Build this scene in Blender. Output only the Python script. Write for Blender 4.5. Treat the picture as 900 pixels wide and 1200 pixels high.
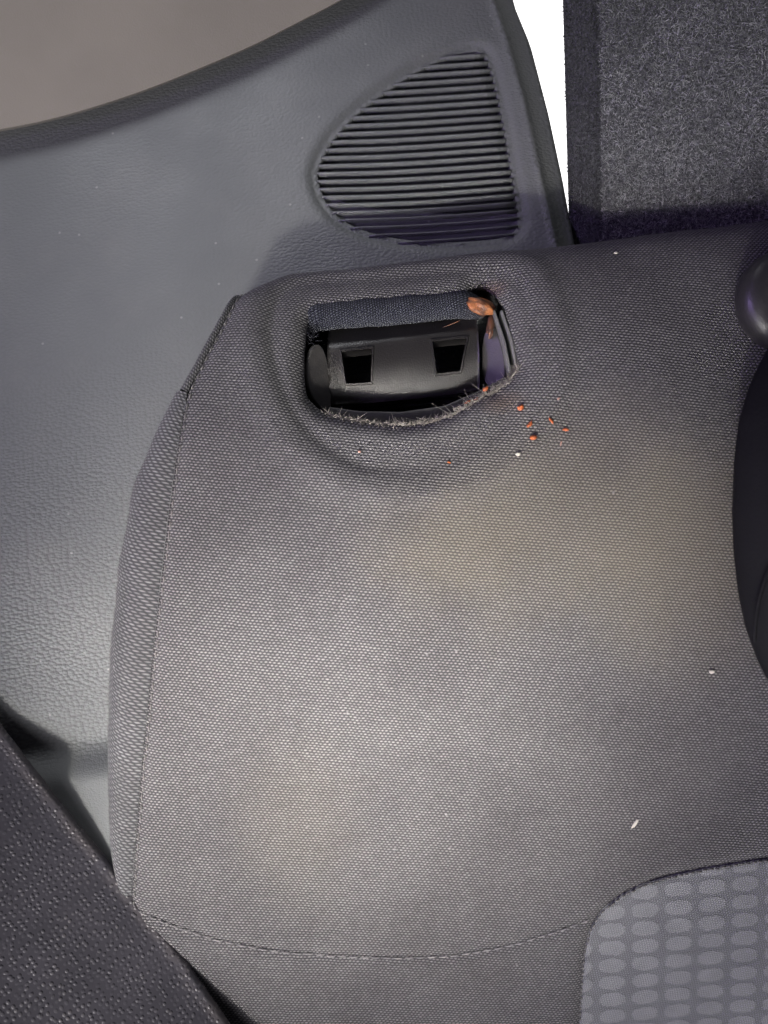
import bpy, bmesh, math, random
import numpy as np
from mathutils import Vector, Matrix, noise
from mathutils.geometry import delaunay_2d_cdt

for o in list(bpy.data.objects):
    bpy.data.objects.remove(o, do_unlink=True)
random.seed(7)
rng = np.random.default_rng(7)
scene = bpy.context.scene
COL = scene.collection
R = math.radians

# ------------------------------------------------------------------ camera
PW, PH = 900.0, 1200.0                    # pixel frame of the photograph
FOV = R(60.0)
FPX = (PH / 2) / math.tan(FOV / 2)
PITCH, ROLL = R(48.0), R(7.0)
CAM = np.array([-0.0095, -0.2575, 0.2063])
fwd = np.array([0, math.cos(PITCH), -math.sin(PITCH)])
r0 = np.array([1.0, 0, 0])
u0 = np.array([0, math.sin(PITCH), math.cos(PITCH)])
right = math.cos(ROLL) * r0 - math.sin(ROLL) * u0
up = math.sin(ROLL) * r0 + math.cos(ROLL) * u0
cd = bpy.data.cameras.new('camera')
cam = bpy.data.objects.new('camera', cd)
COL.objects.link(cam)
cam.matrix_world = Matrix(((right[0], up[0], -fwd[0], CAM[0]),
                           (right[1], up[1], -fwd[1], CAM[1]),
                           (right[2], up[2], -fwd[2], CAM[2]), (0, 0, 0, 1)))
cd.sensor_fit = 'VERTICAL'
cd.sensor_height = 36.0
cd.sensor_width = 27.0
cd.angle = FOV
cd.lens = 18.0 / math.tan(FOV / 2)
cd.clip_start = 0.01
cd.clip_end = 50
cd.dof.use_dof = True
cd.dof.focus_distance = 0.35
cd.dof.aperture_fstop = 11.0
scene.camera = cam

# ------------------------------------------------------------------ light
world = bpy.data.worlds.new('World')
scene.world = world
world.use_nodes = True
bg = world.node_tree.nodes['Background']
bg.inputs[0].default_value = (0.86, 0.82, 1.0, 1)
bg.inputs[1].default_value = 0.045


def area(name, loc, target, sx, sy, power, col, spread=180):
    ld = bpy.data.lights.new(name, 'AREA')
    ld.shape = 'RECTANGLE'
    ld.size, ld.size_y = sx, sy
    ld.energy = power
    ld.color = col
    ld.spread = R(spread)
    lo = bpy.data.objects.new(name, ld)
    COL.objects.link(lo)
    lo.location = loc
    lo.rotation_euler = (Vector(target) - Vector(loc)).to_track_quat('-Z', 'Y').to_euler()
    return lo


# daylight that falls through the open door and lands on the middle of the seat back
area('door_daylight', (-0.34, -0.92, 0.06), (-0.036, -0.096, -0.084), 0.18, 0.15, 0.48, (1.0, 0.960, 0.88), 13.5)
area('windscreen_daylight', (-0.45, -1.36, -0.06), (0.0, -0.1, -0.10), 1.2, 0.8, 24.0, (0.98, 0.945, 1.0))
area('shelf_fill', (-0.16, 0.40, 0.56), (-0.105, 0.130, 0.01), 0.24, 0.24, 0.19, (0.95, 0.96, 1.0), 32)  # lamp added behind and above the seat to brighten the shelf
area('violet_fill', (-0.9, -0.20, 0.30), (-0.22, 0.00, -0.03), 0.4, 0.4, 0.85, (0.56, 0.38, 1.0), 45)  # lamp added to give the left trim its violet tint

scene.view_settings.view_transform = 'Standard'
scene.view_settings.look = 'None'
scene.view_settings.exposure = 0.0
scene.view_settings.gamma = 1.0
scene.view_settings.use_curve_mapping = False
scene.render.engine = 'CYCLES'
scene.cycles.use_denoising = True
scene.cycles.max_bounces = 6


# ------------------------------------------------------------------ geometry helpers
def ray(px, py):
    return ((px - PW / 2) / FPX) * right - ((py - PH / 2) / FPX) * up + fwd


def smooth(a, b, x):
    t = np.clip((np.asarray(x, float) - a) / (b - a), 0, 1)
    return t * t * (3 - 2 * t)


class Profile:
    """A cross-section in the y-z plane, swept along x; s is arc length from the anchor, growing forward and down."""

    def __init__(self, anchor, keys, s0, s1, ds=0.0008):
        ks = np.array([k[0] for k in keys])
        kt = np.radians([k[1] for k in keys])
        self.s = np.arange(s0, s1 + ds, ds)
        # smooth interpolation of the slope
        th = np.interp(self.s, ks, kt)
        k = np.ones(9) / 9
        th = np.convolve(np.pad(th, 4, mode='edge'), k, mode='valid')
        self.th = th
        y = np.concatenate([[0], np.cumsum(-np.cos(th[:-1]) * ds)])
        z = np.concatenate([[0], np.cumsum(-np.sin(th[:-1]) * ds)])
        i0 = int(np.argmin(abs(self.s)))
        self.y = y - y[i0] + anchor[0]
        self.z = z - z[i0] + anchor[1]
        self.disp = lambda x, s: np.zeros_like(x)

    def base(self, x, s):
        x = np.asarray(x, float)
        s = np.asarray(s, float)
        th = np.interp(s, self.s, self.th)
        return np.stack([x + 0 * s, np.interp(s, self.s, self.y), np.interp(s, self.s, self.z)], -1)

    def normal(self, s):
        th = np.interp(np.asarray(s, float), self.s, self.th)
        return np.stack([0 * th, -np.sin(th), np.cos(th)], -1)

    def pos(self, x, s, h=0.0):
        x = np.asarray(x, float)
        s = np.asarray(s, float)
        d = self.disp(x, s) + h
        return self.base(x, s) + self.normal(s) * np.asarray(d)[..., None]

    def hit(self, px, py):
        """(x, s) where the line of sight through a photo pixel meets the bare section."""
        d = ray(px, py)
        # signed distance of each section point from the ray line in the y-z plane
        f = (self.y - CAM[1]) * d[2] - (self.z - CAM[2]) * d[1]
        idx = np.where(f[:-1] * f[1:] <= 0)[0]
        best = None
        for i in idx:
            a = f[i] / (f[i] - f[i + 1]) if f[i] != f[i + 1] else 0
            yy = self.y[i] + a * (self.y[i + 1] - self.y[i])
            zz = self.z[i] + a * (self.z[i + 1] - self.z[i])
            t = ((yy - CAM[1]) * d[1] + (zz - CAM[2]) * d[2]) / (d[1] ** 2 + d[2] ** 2)
            if t > 0 and (best is None or t < best[0]):
                best = (t, CAM[0] + t * d[0], self.s[i] + a * (self.s[i + 1] - self.s[i]))
        if best is None:                                # beyond the section: nearest point
            i = int(np.argmin(abs(f)))
            t = ((self.y[i] - CAM[1]) * d[1] + (self.z[i] - CAM[2]) * d[2]) / (d[1] ** 2 + d[2] ** 2)
            return (CAM[0] + t * d[0], self.s[i])
        return best[1], best[2]

    def poly(self, pts, h=0.0):
        return np.array([self.hit_h(*p, h) for p in pts])

    def hit_h(self, px, py, h):
        """the same for a surface lying h above the bare section"""
        qx, qy = px, py
        if h == 0:
            return self.hit(px, py)
        for _ in range(4):
            x, s = self.hit(qx, qy)
            P = self.base(np.array([x]), np.array([s]))[0] + self.normal(np.array([s]))[0] * h
            v = P - CAM
            w = v @ fwd
            ax, ay = (v @ right) / w * FPX + PW / 2, -(v @ up) / w * FPX + PH / 2
            qx += px - ax
            qy += py - ay
        return self.hit(qx, qy)


def resample(pts, step, closed=False):
    pts = np.asarray(pts, float)
    if closed:
        pts = np.vstack([pts, pts[:1]])
    seg = np.linalg.norm(np.diff(pts, axis=0), axis=1)
    L = np.concatenate([[0], np.cumsum(seg)])
    n = max(2, int(round(L[-1] / step)))
    t = np.linspace(0, L[-1], n + 1)
    out = np.stack([np.interp(t, L, pts[:, k]) for k in range(pts.shape[1])], -1)
    return out[:-1] if closed else out


def rounded(pts, n=3, closed=True):
    """Chaikin corner cutting."""
    p = np.asarray(pts, float)
    for _ in range(n):
        if closed:
            q = np.roll(p, -1, axis=0)
            p = np.stack([0.75 * p + 0.25 * q, 0.25 * p + 0.75 * q], 1).reshape(-1, p.shape[1])
        else:
            a, b = p[:-1], p[1:]
            m = np.stack([0.75 * a + 0.25 * b, 0.25 * a + 0.75 * b], 1).reshape(-1, p.shape[1])
            p = np.vstack([p[:1], m, p[-1:]])
    return p


def inside(poly, pts):
    x, y = pts[:, 0], pts[:, 1]
    r = np.zeros(len(pts), bool)
    n = len(poly)
    for i in range(n):
        x1, y1 = poly[i]
        x2, y2 = poly[(i + 1) % n]
        c = (y1 > y) != (y2 > y)
        with np.errstate(divide='ignore', invalid='ignore'):
            xi = (x2 - x1) * (y - y1) / (y2 - y1 + 1e-30) + x1
        r ^= c & (x < xi)
    return r


def seg_dist(line, pts, closed=False):
    """distance from points to a polyline"""
    pts = np.asarray(pts, float)
    best = np.full(len(pts), 1e9)
    n = len(line)
    for i in range(n if closed else n - 1):
        a = line[i]
        b = line[(i + 1) % n]
        ab = b - a
        L = ab @ ab + 1e-20
        t = np.clip(((pts - a) @ ab) / L, 0, 1)
        d = np.linalg.norm(pts - (a + t[:, None] * ab), axis=1)
        best = np.minimum(best, d)
    return best


def sdf(poly, pts):
    d = seg_dist(poly, pts, True)
    return np.where(inside(poly, pts), -d, d)


def flat_noise(x, s, scale, seed=0.0):
    return np.array([noise.noise((a * scale + seed, b * scale - seed, seed * 1.7)) for a, b in zip(np.ravel(x), np.ravel(s))]).reshape(np.shape(x))


def mesh_obj(name, verts, faces, mat, parent=None, uv=None, smooth_=True, tris_uv=None):
    me = bpy.data.meshes.new(name)
    me.from_pydata([tuple(map(float, v)) for v in verts], [], [tuple(map(int, f)) for f in faces])
    if uv is not None:
        lay = me.uv_layers.new(name='UVMap')
        li = np.zeros(len(me.loops), np.int32)
        me.loops.foreach_get('vertex_index', li)
        lay.data.foreach_set('uv', np.asarray(uv, np.float32)[li].ravel())
    if smooth_:
        me.polygons.foreach_set('use_smooth', [True] * len(me.polygons))
    me.materials.append(mat)
    me.update()
    o = bpy.data.objects.new(name, me)
    COL.objects.link(o)
    if parent is not None:
        o.parent = parent
    return o


def sheet(name, surf, outer, holes, step, mat, parent, h=0.0, rim=0.0, rim_out=0.0, hole_rim=0.0, fine=None, lines=()):
    """Triangulated cloth or shell over (x, s) with real holes; open borders are turned down to give the edge thickness."""
    outer = np.asarray(outer)
    loops = [resample(outer, step, True)] + [resample(np.asarray(hh), step * 0.6, True) for hh in holes]
    mn, mx = outer.min(0), outer.max(0)
    gx, gy = np.meshgrid(np.arange(mn[0], mx[0], step), np.arange(mn[1], mx[1], step))
    gx = gx + (np.arange(gx.shape[0]) % 2)[:, None] * step * 0.5
    g = np.stack([gx.ravel(), gy.ravel()], -1)
    ok = inside(loops[0], g)
    g = g[ok]
    if fine is not None:                       # denser points where the relief is small
        fx, fs = fine
        m1 = fx(g)
        gx, gy = np.meshgrid(np.arange(mn[0], mx[0], fs), np.arange(mn[1], mx[1], fs))
        gx = gx + (np.arange(gx.shape[0]) % 2)[:, None] * fs * 0.5
        g2 = np.stack([gx.ravel(), gy.ravel()], -1)
        g2 = g2[fx(g2)]
        g2 = g2[inside(loops[0], g2)]
        g = np.vstack([g[~m1], g2])
        step = fs
    keep = seg_dist(loops[0], g, True) > step * 0.5
    for l in lines:
        keep &= seg_dist(l, g) > step * 0.4
    for l in loops[1:]:
        keep &= (~inside(l, g)) & (seg_dist(l, g, True) > step * 0.45)
    g = g[keep]
    lines = [l[inside(loops[0], l)] for l in lines]
    verts = [Vector(p) for p in np.vstack(loops + list(lines) + [g])]
    edges = []
    b = 0
    for l in loops:
        n = len(l)
        edges += [(b + i, b + (i + 1) % n) for i in range(n)]
        b += n
    for l in lines:
        edges += [(b + i, b + i + 1) for i in range(len(l) - 1)]
        b += len(l)
    ov, oe, of, _, _, _ = delaunay_2d_cdt(verts, edges, [], 0, 1e-7)
    P = np.array([(v.x, v.y) for v in ov])
    F = np.array([tuple(f) for f in of])
    cen = P[F].mean(1)
    ok = inside(loops[0], cen)
    for l in loops[1:]:
        ok &= ~inside(l, cen)
    F = F[ok]
    # orientation: +x cross +s(forward/down) points against the normal, so flip where needed
    a, bb, c = P[F[:, 0]], P[F[:, 1]], P[F[:, 2]]
    ar = (bb[:, 0] - a[:, 0]) * (c[:, 1] - a[:, 1]) - (bb[:, 1] - a[:, 1]) * (c[:, 0] - a[:, 0])
    F = np.where((ar > 0)[:, None], F[:, ::-1], F)
    V = surf.pos(P[:, 0], P[:, 1], h)
    UV = P.copy()
    V = list(V)
    UV = list(UV)
    faces = [tuple(f) for f in F]
    # turned-down borders
    for li, l in enumerate(loops):
        depth = rim if li == 0 else hole_rim
        if depth <= 0:
            continue
        n = len(l)
        d2 = [int(np.argmin(((P - q) ** 2).sum(1))) for q in l]
        cen2 = l.mean(0)
        base = len(V)
        for k, q in enumerate(l):
            nn = surf.normal(q[1])
            V.append(V[d2[k]] - nn * depth)
            UV.append(UV[d2[k]] + np.array([0, depth]))
        for k in range(n):
            k2 = (k + 1) % n
            faces.append((d2[k], d2[k2], base + k2, base + k))
    return mesh_obj(name, V, faces, mat, parent, UV)


def empty(name, loc, label=None, cat=None, group=None):
    o = bpy.data.objects.new(name, None)
    o.empty_display_size = 0.02
    COL.objects.link(o)
    o.location = loc
    tag(o, label, cat, group)
    bpy.context.view_layer.update()
    return o


def tag(o, label=None, cat=None, group=None, kind=None):
    if label:
        o['label'] = label
    if cat:
        o['category'] = cat
    if group:
        o['group'] = group
    if kind:
        o['kind'] = kind
    return o


def hang(parent):
    """children are built in world space: keep them there"""
    inv = Matrix.Translation(parent.location).inverted()
    for c in parent.children:
        c.matrix_parent_inverse = inv


def sweep(name, pts, radii, mat, parent=None, n=10, squash=None, caps=True, uvs=1.0, rot=0.0):
    """tube through 3-D points with a radius per point"""
    pts = np.asarray(pts, float)
    m = len(pts)
    V, F, UV = [], [], []
    L = 0
    ref = np.array([0.13, 0.31, 0.94])
    for i in range(m):
        t = pts[min(i + 1, m - 1)] - pts[max(i - 1, 0)]
        t /= np.linalg.norm(t) + 1e-12
        a = np.cross(t, ref)
        a /= np.linalg.norm(a) + 1e-12
        b = np.cross(t, a)
        if i:
            L += np.linalg.norm(pts[i] - pts[i - 1])
        for k in range(n):
            q = 2 * math.pi * k / n + rot
            V.append(pts[i] + radii[i] * (math.cos(q) * a + math.sin(q) * b * (squash or 1)))
            UV.append((L * uvs, q * max(radii) * uvs))
    for i in range(m - 1):
        for k in range(n):
            k2 = (k + 1) % n
            F.append((i * n + k, i * n + k2, (i + 1) * n + k2, (i + 1) * n + k))
    if caps:
        F.append(tuple(range(n))[::-1])
        F.append(tuple((m - 1) * n + k for k in range(n)))
    if name is None:
        return V, F, UV
    return mesh_obj(name, V, F, mat, parent, UV)


# ------------------------------------------------------------------ materials
class NT:
    def __init__(self, name, rough=0.6, spec=0.5):
        self.m = bpy.data.materials.new(name)
        self.m.use_nodes = True
        self.t = self.m.node_tree
        self.b = self.t.nodes['Principled BSDF']
        self.b.inputs['Roughness'].default_value = rough
        self.b.inputs['Specular IOR Level'].default_value = spec

    def n(self, typ, **kw):
        nd = self.t.nodes.new(typ)
        for k, v in kw.items():
            setattr(nd, k, v)
        return nd

    def link(self, a, b):
        self.t.links.new(a, b)

    def put(self, sock, v):
        if hasattr(v, 'is_output') or isinstance(v, bpy.types.NodeSocket):
            self.link(v, sock)
        else:
            sock.default_value = v

    def math(self, op, a, b=0.0, c=0.0, clamp=False):
        nd = self.n('ShaderNodeMath', operation=op)
        nd.use_clamp = clamp
        self.put(nd.inputs[0], a)
        self.put(nd.inputs[1], b)
        self.put(nd.inputs[2], c)
        return nd.outputs[0]

    def ramp(self, v, a, b, lo=0.0, hi=1.0, smooth=True):
        nd = self.n('ShaderNodeMapRange')
        nd.interpolation_type = 'SMOOTHSTEP' if smooth else 'LINEAR'
        self.put(nd.inputs['Value'], v)
        nd.inputs['From Min'].default_value = a
        nd.inputs['From Max'].default_value = b
        nd.inputs['To Min'].default_value = lo
        nd.inputs['To Max'].default_value = hi
        return nd.outputs[0]

    def mix(self, f, a, b, blend='MIX'):
        nd = self.n('ShaderNodeMix', data_type='RGBA', blend_type=blend)
        self.put(nd.inputs[0], f)
        for s, v in ((nd.inputs[6], a), (nd.inputs[7], b)):
            if isinstance(v, tuple):
                s.default_value = (*v, 1) if len(v) == 3 else v
            else:
                self.link(v, s)
        return nd.outputs[2]

    def noise(self, vec, scale, detail=3.0, rough=0.55, dist=0.0):
        nd = self.n('ShaderNodeTexNoise')
        if vec is not None:
            self.link(vec, nd.inputs['Vector'])
        nd.inputs['Scale'].default_value = scale
        nd.inputs['Detail'].default_value = detail
        nd.inputs['Roughness'].default_value = rough
        nd.inputs['Distortion'].default_value = dist
        return nd.outputs['Fac']

    def voronoi(self, vec, scale, feature='F1', rnd=1.0, out='Distance', smooth=None, dims=''):
        nd = self.n('ShaderNodeTexVoronoi', feature=feature)
        if '_uv' in dims:
            nd.voronoi_dimensions = '2D'
        self.link(vec, nd.inputs['Vector'])
        nd.inputs['Scale'].default_value = scale
        nd.inputs['Randomness'].default_value = rnd
        if smooth is not None:
            nd.inputs['Smoothness'].default_value = smooth
        return nd.outputs[out]

    def coords(self, kind='UV'):
        return self.n('ShaderNodeTexCoord').outputs[kind]

    def sep(self, vec):
        nd = self.n('ShaderNodeSeparateXYZ')
        self.link(vec, nd.inputs[0])
        return nd.outputs

    def comb(self, x, y, z=0.0):
        nd = self.n('ShaderNodeCombineXYZ')
        for i, v in enumerate((x, y, z)):
            self.put(nd.inputs[i], v)
        return nd.outputs[0]

    def rot(self, vec, ang):
        nd = self.n('ShaderNodeMapping')
        self.link(vec, nd.inputs[0])
        nd.inputs['Rotation'].default_value = (0, 0, ang)
        return nd.outputs[0]

    def bump(self, h, dist, strength=1.0, prev=None):
        nd = self.n('ShaderNodeBump')
        nd.inputs['Strength'].default_value = strength
        nd.inputs['Distance'].default_value = dist
        self.link(h, nd.inputs['Height'])
        if prev is not None:
            self.link(prev, nd.inputs['Normal'])
        return nd.outputs[0]

    def col(self, c):
        if isinstance(c, tuple):
            self.b.inputs['Base Color'].default_value = (*c, 1)
        else:
            self.link(c, self.b.inputs['Base Color'])

    def normal(self, nrm):
        self.link(nrm, self.b.inputs['Normal'])


def weave_nodes(g, uv, pu, pv, ang, jitter=0.7):
    """offset rows of little yarn floats: returns (height 0..1, random per yarn)"""
    w = g.n('ShaderNodeTexNoise')
    g.link(uv, w.inputs['Vector'])
    w.inputs['Scale'].default_value = 220.0
    w.inputs['Detail'].default_value = 2.0
    wob = g.n('ShaderNodeVectorMath', operation='MULTIPLY_ADD')
    g.link(w.outputs['Color'], wob.inputs[0])
    wob.inputs[1].default_value = (pu * jitter, pv * jitter, 0)
    g.link(uv, wob.inputs[2])
    r = g.rot(wob.outputs[0], ang)
    s = g.sep(r)
    a = g.math('DIVIDE', s[0], pu)
    b = g.math('DIVIDE', s[1], pv)
    row = g.math('FLOOR', b)
    off = g.math('MULTIPLY', row, 0.5)
    a2 = g.math('ADD', a, off)
    fa = g.math('SUBTRACT', g.math('FRACT', a2), 0.5)
    fb = g.math('SUBTRACT', g.math('FRACT', b), 0.5)
    sl = g.math('MULTIPLY_ADD', fb, 0.25, fa)          # floats lean a little
    d2 = g.math('ADD', g.math('MULTIPLY', sl, sl), g.math('MULTIPLY', g.math('MULTIPLY', fb, fb), 1.25))
    d = g.math('SQRT', d2)
    h = g.ramp(d, 0.56, 0.12)
    wn = g.n('ShaderNodeTexWhiteNoise', noise_dimensions='2D')
    g.link(g.comb(g.math('FLOOR', a2), row), wn.inputs['Vector'])
    return h, wn.outputs['Value']


def fabric(name, pu, pv, ang, dark, light, dust=(0.195, 0.175, 0.130), bumpd=0.00048, stains=(), rough=0.92, jitter=0.7, lint_amt=0.22):
    g = NT(name, rough, 0.04)
    uv = g.coords('UV')
    h, rnd = weave_nodes(g, uv, pu, pv, ang, jitter)
    fuzz = g.noise(uv, 2600, 2, 0.7)
    c = g.mix(g.math('MULTIPLY', h, g.math('MULTIPLY_ADD', rnd, 0.38, 0.60)), dark, light)
    # uneven fading of the yarn
    big = g.noise(uv, 16, 4, 0.6)
    c = g.mix(g.ramp(big, 0.35, 0.7), c, g.mix(1.0, c, (0.80, 0.79, 0.80), 'MULTIPLY'))
    # dusty, handled patches that lie on the yarn tops
    for (cx, cs, rx, rs, amt, dcol) in stains:
        s = g.sep(uv)
        dx = g.math('DIVIDE', g.math('SUBTRACT', s[0], cx), rx)
        ds = g.math('DIVIDE', g.math('SUBTRACT', s[1], cs), rs)
        dd = g.math('SQRT', g.math('ADD', g.math('MULTIPLY', dx, dx), g.math('MULTIPLY', ds, ds)))
        dd = g.math('ADD', dd, g.math('MULTIPLY_ADD', g.noise(uv, 30, 5, 0.7), 0.8, -0.4))
        f = g.math('MULTIPLY', g.ramp(dd, 1.0, 0.15), g.math('MULTIPLY_ADD', h, 0.75, 0.25))
        c = g.mix(g.math('MULTIPLY', f, amt), c, dcol or dust)
    # lint
    vd = g.voronoi(uv, 95, 'F1', 1.0, dims='_uv')
    pick = g.n('ShaderNodeTexVoronoi', feature='F1', voronoi_dimensions='2D')
    g.link(uv, pick.inputs['Vector'])
    pick.inputs['Scale'].default_value = 95
    lint = g.math('MULTIPLY', g.ramp(vd, 0.06, 0.03), g.math('GREATER_THAN', g.sep(pick.outputs['Color'])[0], 0.965))
    c = g.mix(g.math('MULTIPLY', lint, lint_amt), c, (0.5, 0.5, 0.5))
    g.col(c)
    g.b.inputs['Sheen Weight'].default_value = 0.06
    g.b.inputs['Sheen Roughness'].default_value = 0.5
    hh = g.math('ADD', h, g.math('MULTIPLY', fuzz, 0.35))
    g.normal(g.bump(hh, bumpd, 0.75))
    return g.m


def plastic(name, colr, rough=0.5, grain=900.0, depth=0.00022, spec=0.5, dusty=0.0, grain_fade=None, obj='Object'):
    g = NT(name, rough, spec)
    co = g.coords(obj)
    v = g.voronoi(co, grain, 'SMOOTH_F1', 0.9, smooth=0.4)
    c = g.mix(g.ramp(g.noise(co, 14, 4), 0.3, 0.75), colr, tuple(k * 0.86 for k in colr))
    if dusty:
        dn = g.math('MULTIPLY', g.ramp(g.noise(co, 30, 5, 0.7), 0.45, 0.8), dusty)
        c = g.mix(dn, c, (0.30, 0.28, 0.25))
        sp = g.voronoi(co, 160, 'F1', 1.0)
        pk = g.n('ShaderNodeTexVoronoi', feature='F1')
        g.link(co, pk.inputs['Vector'])
        pk.inputs['Scale'].default_value = 160
        sm = g.math('MULTIPLY', g.ramp(sp, 0.10, 0.05), g.math('GREATER_THAN', g.sep(pk.outputs['Color'])[0], 0.93))
        c = g.mix(g.math('MULTIPLY', sm, 0.5), c, (0.45, 0.43, 0.4))
    g.col(c)
    rr = g.ramp(g.noise(co, 22, 4), 0.3, 0.7, rough - 0.05, rough + 0.08)
    g.link(rr, g.b.inputs['Roughness'])
    if depth:
        g.normal(g.bump(g.math('SUBTRACT', 1.0, v), depth, 0.8))
    return g.m


# ------------------------------------------------------------------ seat section and its pixel landmarks
seat = Profile((0.0, 0.0), [(-0.12, -88), (-0.064, -88), (-0.042, 0), (-0.034, 12), (-0.02, 23), (0.0, 31), (0.04, 40),
                            (0.10, 49), (0.16, 53), (0.25, 55), (0.31, 58), (0.40, 66), (0.6, 72)], -0.14, 0.60)
OPEN_PX = [(362, 372), (357, 398), (356, 432), (358, 462), (368, 476), (384, 487), (402, 491), (430, 496), (470, 500),
           (505, 496), (535, 486), (562, 468), (588, 455), (606, 437), (608, 425), (602, 400), (594, 370), (584, 345),
           (572, 336), (556, 336), (549, 347), (540, 352), (480, 358), (420, 366), (385, 368)]
DISH_PX = [(318, 412), (320, 362), (345, 338), (420, 331), (520, 322), (588, 318), (614, 342), (630, 400), (627, 455),
           (606, 505), (560, 538), (500, 553), (430, 550), (380, 525), (338, 475)]
SEAM_PX = [(286, 326), (278, 343), (262, 374), (240, 416), (219, 458), (211, 500), (202, 560), (194, 620), (187, 690),
           (179, 760), (171, 840), (163, 920), (157, 1000), (152, 1080), (146, 1200), (140, 1300)]
LOW_PX = [(150, 1062), (200, 1080), (260, 1098), (330, 1112), (400, 1120), (460, 1123), (520, 1122), (580, 1112), (640, 1096),
          (692, 1078)]
INS_PX = [(674, 1290), (680, 1200), (684, 1130), (692, 1088), (716, 1058), (762, 1034), (830, 1019), (910, 1008), (1010, 998),
          (1120, 990)]
opening = seat.poly(OPEN_PX, -0.006)
dish = rounded(seat.poly(DISH_PX, -0.003), 2)
seam = seat.poly(SEAM_PX)
lowseam = resample(rounded(seat.poly(LOW_PX), 2, False), 0.004)
ins_line = rounded(seat.poly(INS_PX), 2, False)
insert_poly = np.vstack([ins_line, [[ins_line[-1][0], 0.56], [ins_line[0][0] + 0.004, 0.56]]])
# ragged tear along the lower rim
op = rounded(opening, 1)
op = resample(op, 0.0012, True)
oc = op.mean(0)
jag = np.array([noise.noise((p[0] * 420, p[1] * 420, 3.1)) * 0.0011 + noise.noise((p[0] * 1300, p[1] * 1300, 9.1)) * 0.0006 for p in op])
low = smooth(oc[1] + 0.006, oc[1] + 0.014, op[:, 1])
dirn = (op - oc) / np.linalg.norm(op - oc, axis=1)[:, None]
op = op + dirn * (jag * (0.25 + 0.75 * low))[:, None]
print('opening x', op[:, 0].min(), op[:, 0].max(), 's', op[:, 1].min(), op[:, 1].max())
print('seam', seam[[0, 4, 10, 14]], 'insert', ins_line[0], ins_line[-1], 'low', lowseam[[0, -1]])
print('rear', seat.hit(470, 318), 'bottom', seat.hit(450, 1200))


def seat_disp(x, s):
    sh = np.shape(x)
    p = np.stack([np.ravel(x), np.ravel(s)], -1)
    x, s = p[:, 0], p[:, 1]
    D = np.zeros(len(p))
    sd = sdf(dish, p)
    D -= 0.0016 * np.exp(-(sd / 0.0026) ** 2) * smooth(0.075, 0.02, x + s)
    D -= 0.0020 * smooth(0.002, -0.006, sd)
    # pad swells a little outside the dish's lower rim
    D += 0.0012 * np.exp(-((sd - 0.009) / 0.005) ** 2)
    do = np.abs(sdf(op[::3], p))
    D -= 0.0040 * np.clip(1 - do / 0.007, 0, 1) ** 2
    corner = seam[0] + np.array([0.0, -0.004])
    D -= 0.0075 * np.clip(1 - np.linalg.norm(p - corner, axis=1) / 0.020, 0, 1) ** 1.6
    # seams
    ds = seg_dist(seam, p)
    D -= 0.0022 * np.clip(1 - ds / 0.006, 0, 1) ** 2
    dl = seg_dist(lowseam, p)
    D -= 0.0005 * np.exp(-(dl / 0.0020) ** 2)
    # cover puffs up round the sunken insert
    di = sdf(insert_poly, p)
    D -= 0.0024 * smooth(0.005, -0.003, di)
    # foam is not flat: broad swells
    D += 0.004 * np.exp(-(((x + 0.02) / 0.07) ** 2 + ((s - 0.085) / 0.05) ** 2))
    D += 0.003 * np.exp(-(((x + 0.10) / 0.05) ** 2 + ((s - 0.25) / 0.07) ** 2))
    D -= 0.006 * np.exp(-(((x - 0.135) / 0.035) ** 2 + ((s - 0.03) / 0.05) ** 2))
    D += 0.0009 * np.array([noise.noise((a * 22, b * 22, 0.3)) for a, b in p])
    D += 0.0003 * np.array([noise.noise((a * 90, b * 90, 5.3)) for a, b in p])
    return D.reshape(sh)


seat.disp = seat_disp


def on_seat(px, py, h=0.0):
    x, s = seat.hit(px, py)
    return seat.pos(np.array([x]), np.array([s]), h)[0], seat.normal(np.array([s]))[0]


# stains are told in cloth coordinates
def stain(px, py, rx, rs, amt, colr=None):
    x, s = seat.hit(px, py)
    return (x, s, rx, rs, amt, colr)


M_cover = fabric('charcoal_weave', 0.00152, 0.00105, R(-13), (0.044, 0.043, 0.046), (0.228, 0.222, 0.222),
                 stains=[stain(690, 610, 0.100, 0.058, 0.55), stain(830, 660, 0.060, 0.060, 0.42), stain(350, 960, 0.035, 0.05, 0.18),
                         stain(590, 470, 0.012, 0.007, 0.5, (0.10, 0.05, 0.025)), stain(575, 330, 0.010, 0.006, 0.7, (0.09, 0.04, 0.02)),
                         stain(520, 640, 0.04, 0.025, 0.30)])
M_gusset = fabric('gusset_weave', 0.0022, 0.00118, R(3), (0.048, 0.048, 0.051), (0.195, 0.194, 0.198), bumpd=0.00035, jitter=0.22)
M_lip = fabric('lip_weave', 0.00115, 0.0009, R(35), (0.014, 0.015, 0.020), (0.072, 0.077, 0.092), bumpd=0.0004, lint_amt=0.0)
M_thread = NT('grey_thread', 0.8, 0.2)
M_thread.col((0.13, 0.125, 0.12))
M_thread = M_thread.m
M_stitch = NT('pale_stitch', 0.75, 0.2)
M_stitch.col((0.26, 0.25, 0.25))
M_stitch = M_stitch.m


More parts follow.
